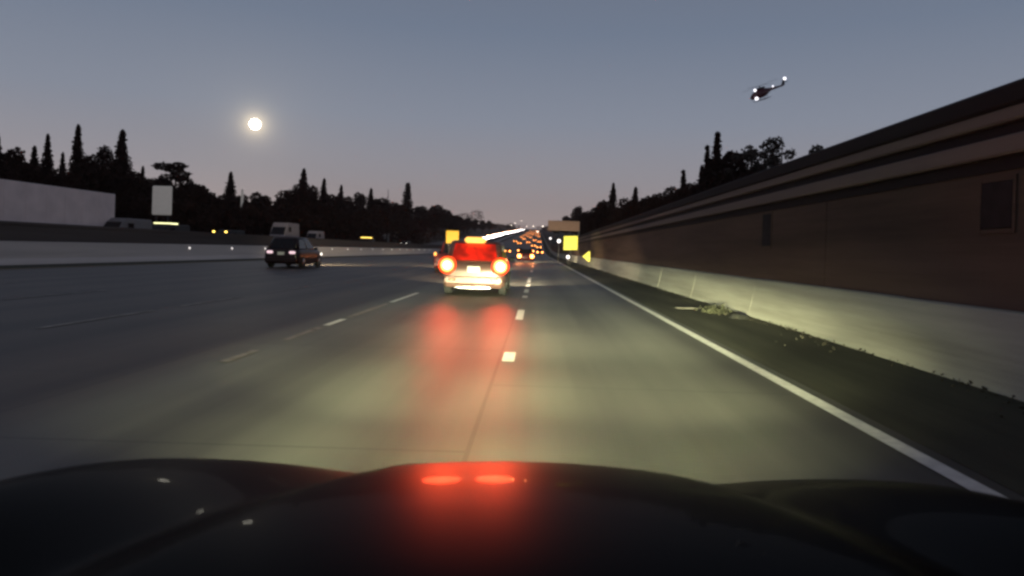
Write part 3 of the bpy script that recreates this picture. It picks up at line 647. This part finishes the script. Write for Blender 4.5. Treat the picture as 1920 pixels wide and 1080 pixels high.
def tree_proto(kind):
    H = 20.0; tr = MB(); m = M_LEAF; S = .30
    tr.tube([(0, 0, -.5), (.1, 0, H * .3), (0, .1, H * .62), (.05, 0, H * .9)], [.42, .32, .18, .05], 8)
    if kind == 'spire': C = crown_conifer(H, 4.9, 9500, 1.05, .06, 10); S = .26
    elif kind == 'cypress':
        C = crown_conifer(H, 1.75, 6500, .72, .03, 6); S = .24
    elif kind == 'column':
        C = crown_clumps(H, [(0, 0, H * .72, 2.6, 2.0), (.6, 0, H * .5, 2.8, 1.6), (-.5, .3, H * .88, 1.5, 1.6), (0, 0, H * .3, 2.4, 1.5)], 5200)
    elif kind == 'wide_conifer': C = crown_conifer(H, 5.0, 8000, .8, .08); S = .34
    elif kind in ('round', 'oak'):
        rr = random.Random(3 if kind == 'round' else 11); cl = []
        for i in range(15 if kind == 'round' else 19):
            a = rr.uniform(0, 6.28); d = rr.uniform(0, 5.2 if kind == 'round' else 7.0); z = H * rr.uniform(.35, .86) * (1 - .025 * d)
            cl.append((d * math.cos(a), d * math.sin(a), z, rr.uniform(1.8, 3.2), .8))
        cl.append((.4, 0, H * .88, 2.2, .8))
        for x, y, z, r, f in cl[:9]: tr.tube([(0, 0, H * .26), (x * .5, y * .5, z * .7), (x, y, z)], [.2, .13, .04], 6)
        C = crown_clumps(H, cl, 9000); S = .36; m = M_LEAF2
    elif kind == 'pine':
        rr = random.Random(5); cl = []
        for i in range(9):
            a = i * 2.4; d = rr.uniform(1, 4.6); z = H * (.5 + .48 * i / 9); cl.append((d * math.cos(a) * (1.2 - i / 11), d * math.sin(a) * (1.2 - i / 11), z, rr.uniform(1.6, 2.6), .5))
        cl.append((2.4, 0, H * .95, 2.1, .45)); cl.append((-.6, 0, H * .97, 1.8, .5))
        for x, y, z, r, f in cl: tr.tube([(0, 0, z - 2.0), (x * .6, y * .6, z - .7), (x, y, z)], [.14, .1, .03], 5)
        C = crown_clumps(H, cl, 5200); S = .3
    elif kind == 'airy':
        rr = random.Random(21); cl = []
        for i in range(22):
            a = rr.uniform(0, 6.28); d = rr.uniform(1.2, 6.6); z = H * rr.uniform(.5, .97) * (1 - .012 * d); x, y = d * math.cos(a), d * math.sin(a)
            cl.append((x, y, z, rr.uniform(.8, 1.5), .7)); tr.tube([(0, 0, H * rr.uniform(.3, .5)), (x * .45, y * .45, z * .8), (x, y, z + .5)], [.15, .09, .03], 5)
        C = crown_clumps(H, cl, 2600); S = .26; m = M_LEAF3
    elif kind == 'palm_top':
        C = crown_clumps(H, [(0, 0, H * .9, 2.4, 1.0), (-.8, 0, H * .75, 2.2, .9), (1.0, .3, H * .68, 2.0, .9)], 2600); S = .4
    return tr, leaf_mesh('crown', C, S, m), m
PROTO = {}
KNAME = {'spire': 'conifer_tree', 'cypress': 'cypress_tree', 'column': 'columnar_tree', 'wide_conifer': 'conifer_tree', 'round': 'broadleaf_tree', 'oak': 'broadleaf_tree', 'pine': 'pine_tree', 'airy': 'sparse_tree', 'palm_top': 'broadleaf_tree'}
def tree(kind, px, py, D, label, wide=1.0, group=None, tx=None):
    p = at(px, py, D); g = zr(D) - .1; h = p.z - g
    if kind not in PROTO:
        tr, cm, m = tree_proto(kind); to = tr.build('trunk', M_BARK); PROTO[kind] = (to.data, cm); bpy.data.objects.remove(to)
    t = thing(KNAME[kind], label, 'tree', (p.x, D, g), random.uniform(0, 6.28), group)
    s = h / 20.0; t.scale = (s * wide, s * wide, s)
    for nm, me in (('trunk', PROTO[kind][0]), ('crown', PROTO[kind][1])):
        o = bpy.data.objects.new(nm, me); COL.objects.link(o); o.parent = t
    return t
def DL(px, X): return X * F / (px - VX)
GL, GR = 'dark trees along the left side of the freeway', 'dark trees behind the sound wall'
LEFT = [  # kind, px, top py, lateral X, width, label
    ('spire', 90, 254, -70, .8, 'slender dark conifer second from the frame edge, left of the tallest spire'),
    ('spire', 147, 236, -70, .85, 'tallest narrow conifer spire above the white trailer'),
    ('spire', 230, 246, -70, 1.15, 'bushy pointed conifer right of the tallest spire'),
    ('spire', 65, 276, -74, 1.0, 'short pointed conifer left of the slender one'),
    ('round', 24, 270, -66, .8, 'round dark tree at the frame edge above the trailer'),
    ('wide_conifer', -6, 252, -60, .8, 'large dark conifer cut by the frame edge'),
    ('column', 200, 272, -70, .8, 'rounded dark tree leaning against the bushy conifer'),
    ('round', 172, 284, -74, .7, 'round tree between the tallest spire and the bushy conifer'),
    ('spire', 118, 288, -78, .8, 'small conifer between slender and tallest spires'),
    ('spire', 268, 313, -76, .8, 'little spire right of the bushy conifer'),
    ('pine', 330, 306, -72, 1.1, 'flat topped pine directly behind the tall white sign'),
    ('oak', 310, 322, -76, .8, 'broad dark tree under the flat topped pine'),
    ('spire', 433, 324, -80, 1.2, 'small pointed conifer left of the white pole'),
    ('wide_conifer', 570, 318, -72, .9, 'tall irregular tree above the black crossover'),
    ('oak', 590, 345, -76, .9, 'broad tree crowding the tall irregular tree'),
    ('spire', 608, 336, -74, 1.1, 'pointed conifer right of the tall irregular tree'),
    ('wide_conifer', 640, 348, -74, .8, 'blunt pale conifer before the round crowned tree'),
    ('round', 674, 358, -72, .9, 'round crowned tree left of a short spire'),
    ('spire', 696, 354, -70, 1.2, 'short spire right of the round crowned tree'),
    ('cypress', 765, 344, -66, 2.0, 'column shaped tree standing alone above the far tree line'),
]
for k, px, py, X, wd, lab in LEFT: tree(k, px, py, DL(px, X), lab, wd, GL)
FILL = [(10, 308), (45, 300), (80, 306), (112, 312), (150, 300), (185, 305), (215, 298), (250, 318), (285, 330), (345, 328), (375, 346), (395, 356), (415, 362), (455, 362), (478, 357), (500, 364), (522, 372), (545, 352), (560, 340), (625, 362), (655, 366), (712, 368), (735, 377), (752, 380), (790, 384), (817, 382), (838, 391), (858, 402), (876, 407), (892, 411), (905, 412), (918, 413)]
ORD = ['first', 'second', 'third', 'fourth', 'fifth', 'sixth', 'seventh', 'eighth', 'ninth', 'tenth', 'eleventh', 'twelfth']
def neighbour_labels(fill, anchors):
    cnt = {}; out = []
    for px, py in fill:
        a = max([q for q in anchors if q[0] <= px], key=lambda q: q[0]); cnt[a] = cnt.get(a, 0) + 1
        out.append('%s broad dark crown to the right of the %s' % (ORD[cnt[a] - 1], a[1]))
    return out
LA = [(-99, 'frame edge above the trailer'), (90, 'slender conifer second from the frame edge'), (147, 'tallest narrow spire'), (230, 'bushy pointed conifer'), (330, 'flat topped pine behind the white sign'), (433, 'small conifer by the white pole'), (530, 'pale box van roof'), (608, 'pointed conifer beside the tall irregular tree'), (696, 'short spire mid tree line'), (765, 'column shaped tree')]
for i, ((px, py), lab) in enumerate(zip(FILL, neighbour_labels(FILL, LA))):
    X = -62 - (i % 3) * 5
    tree(('oak', 'round', 'oak')[i % 3] if px < 700 else 'round', px, py, min(DL(px, X), 1000), lab, 1.7 if px > 700 else 1.05, GL)
pts = []
for i in range(36):
    px = -40 + i * 26; X = -55 - (i % 2) * 4; D = min(DL(px, X), 900)
    p = at(px, min(372 + .035 * px + random.uniform(-8, 8), 418), D); h = p.z - zr(D); wd_ = h * .55
    pts.append(crown_clumps(1, [(p.x + random.uniform(-1, 1) * wd_, D + random.uniform(-3, 3), zr(D) + h * q, wd_ * .55, .8) for q in (.12, .3, .5, .7, .82)], 2600))
ug = bpy.data.objects.new('undergrowth', leaf_mesh('undergrowth', np.concatenate(pts), .42, M_LEAF2)); COL.objects.link(ug); tag(ug, kind='stuff')
RIGHT = [
    ('cypress', 1345, 250, 22, 1.15, 'tallest black cypress spire above the sound wall'), ('cypress', 1327, 274, 22, 1.0, 'shorter cypress touching the tallest black cypress'),
    ('cypress', 1336, 300, 24, 1.6, 'stubby cypress filling between the two tall cypresses'),
    ('spire', 1316, 312, 22, .9, 'short spire left of the paired cypresses'),
    ('palm_top', 1376, 288, 20, 1.0, 'bushy dark tree right of the tallest cypress'), ('airy', 1408, 276, 20, .8, 'thin pale see-through tree beside the large sparse tree'),
    ('airy', 1468, 246, 20, 1.0, 'large sparse tree with sky showing through, near the wall top'), ('airy', 1508, 266, 20, .8, 'sparse small tree meeting the wall top line'),
    ('cypress', 1282, 320, 24, 1.2, 'lone small cypress left of the paired cypresses'), ('spire', 1192, 352, 26, 1.2, 'little conifer above the far end of the wall'),
    ('wide_conifer', 1150, 345, 24, .8, 'pointed bushy tree above the yellow square sign'), ('round', 1128, 372, 24, .9, 'round tree left of the pointed bushy tree'),
    ('round', 1085, 384, 24, .9, 'round dark tree right above the brown guide sign'),
]
for k, px, py, X, wd, lab in RIGHT: tree(k, px, py, DL(px, X), lab, wd, GR)
RF = sorted([(1048, 412), (1062, 403), (1074, 397), (1100, 393), (1112, 388), (1140, 374), (1170, 368), (1185, 372), (1210, 364), (1235, 358), (1256, 346), (1272, 348), (1296, 340), (1312, 338), (1360, 318), (1392, 310), (1425, 305), (1225, 380), (1160, 392), (1120, 404), (1195, 396), (1260, 378)])
RA = [(1000, 'end of the road'), (1086, 'brown guide sign'), (1150, 'pointed bushy tree over the yellow sign'), (1192, 'little conifer over the wall'), (1282, 'lone small cypress'), (1345, 'tallest black cypress')]
for i, ((px, py), lab) in enumerate(zip(RF, neighbour_labels(RF, RA))):
    tree(('oak', 'round')[i % 2], px, py, DL(px, 20 + (i % 3) * 3), lab, 1.0, GR)
wq = at(1340, 585, 16.4); wc = np.array([(random.gauss(0, .16), random.gauss(0, .22), abs(random.gauss(0, .06))) for _ in range(260)])
wo = bpy.data.objects.new('weeds', leaf_mesh('weed', wc, .045, mat('weed_leaf', (.024, .025, .010), .9, vary=.4, scale=20))); COL.objects.link(wo); wo.location = (wq.x, 16.4, .02)
tag(wo, kind='stuff')
# dry litter blown against the foot of the right barrier
nl = 700; ly = 2 + 60 * rng.uniform(0, 1, nl) ** 1.3; lx_ = X_WALL - np.abs(rng.normal(0, .22, nl)) * (1 + .6 * np.sin(ly * 1.3)) + .02
dl = bpy.data.objects.new('dry_leaves', leaf_mesh('dry_leaves', np.stack([lx_, ly, .012 + .03 * rng.uniform(0, 1, nl)], 1), .028, mat('dry_litter', (.030, .026, .016), .9, vary=.5, scale=30))); COL.objects.link(dl); tag(dl, kind='stuff')
# the far wood that closes the end of the road
n = 5200; xs = rng.uniform(-330, 260, n); ys = rng.uniform(1300, 1750, n)
hs = np.array([8 + 6 * abs(math.sin(x * .045) * math.cos(x * .021 + 1)) for x in xs]) * rng.uniform(.05, 1, n)
zz = np.array([zr(y) for y in ys]) + hs
keep = ~((xs > -52) & (xs < 12) & (ys < 1700))
fw = bpy.data.objects.new('far_woods', leaf_mesh('far_woods', np.stack([xs, ys, zz], 1)[keep], 2.6, M_LEAF2)); COL.objects.link(fw); tag(fw, kind='stuff')

# ------------------------------------------------------------------ evening haze
hz = MB().box((0, 960, 62), (900, 2060, 150)); hm_ = bpy.data.materials.new('evening_haze'); hm_.use_nodes = True; t = hm_.node_tree
t.nodes.remove(t.nodes['Principled BSDF']); pv = t.nodes.new('ShaderNodeVolumePrincipled'); pv.inputs['Density'].default_value = .00016; pv.inputs['Anisotropy'].default_value = .45
pv.inputs['Color'].default_value = (.86, .68, .62, 1); t.links.new(pv.outputs['Volume'], t.nodes['Material Output'].inputs['Volume'])  # warm tint paints the lamps' red glow into the haze
tag(hz.build('haze', hm_), kind='stuff')
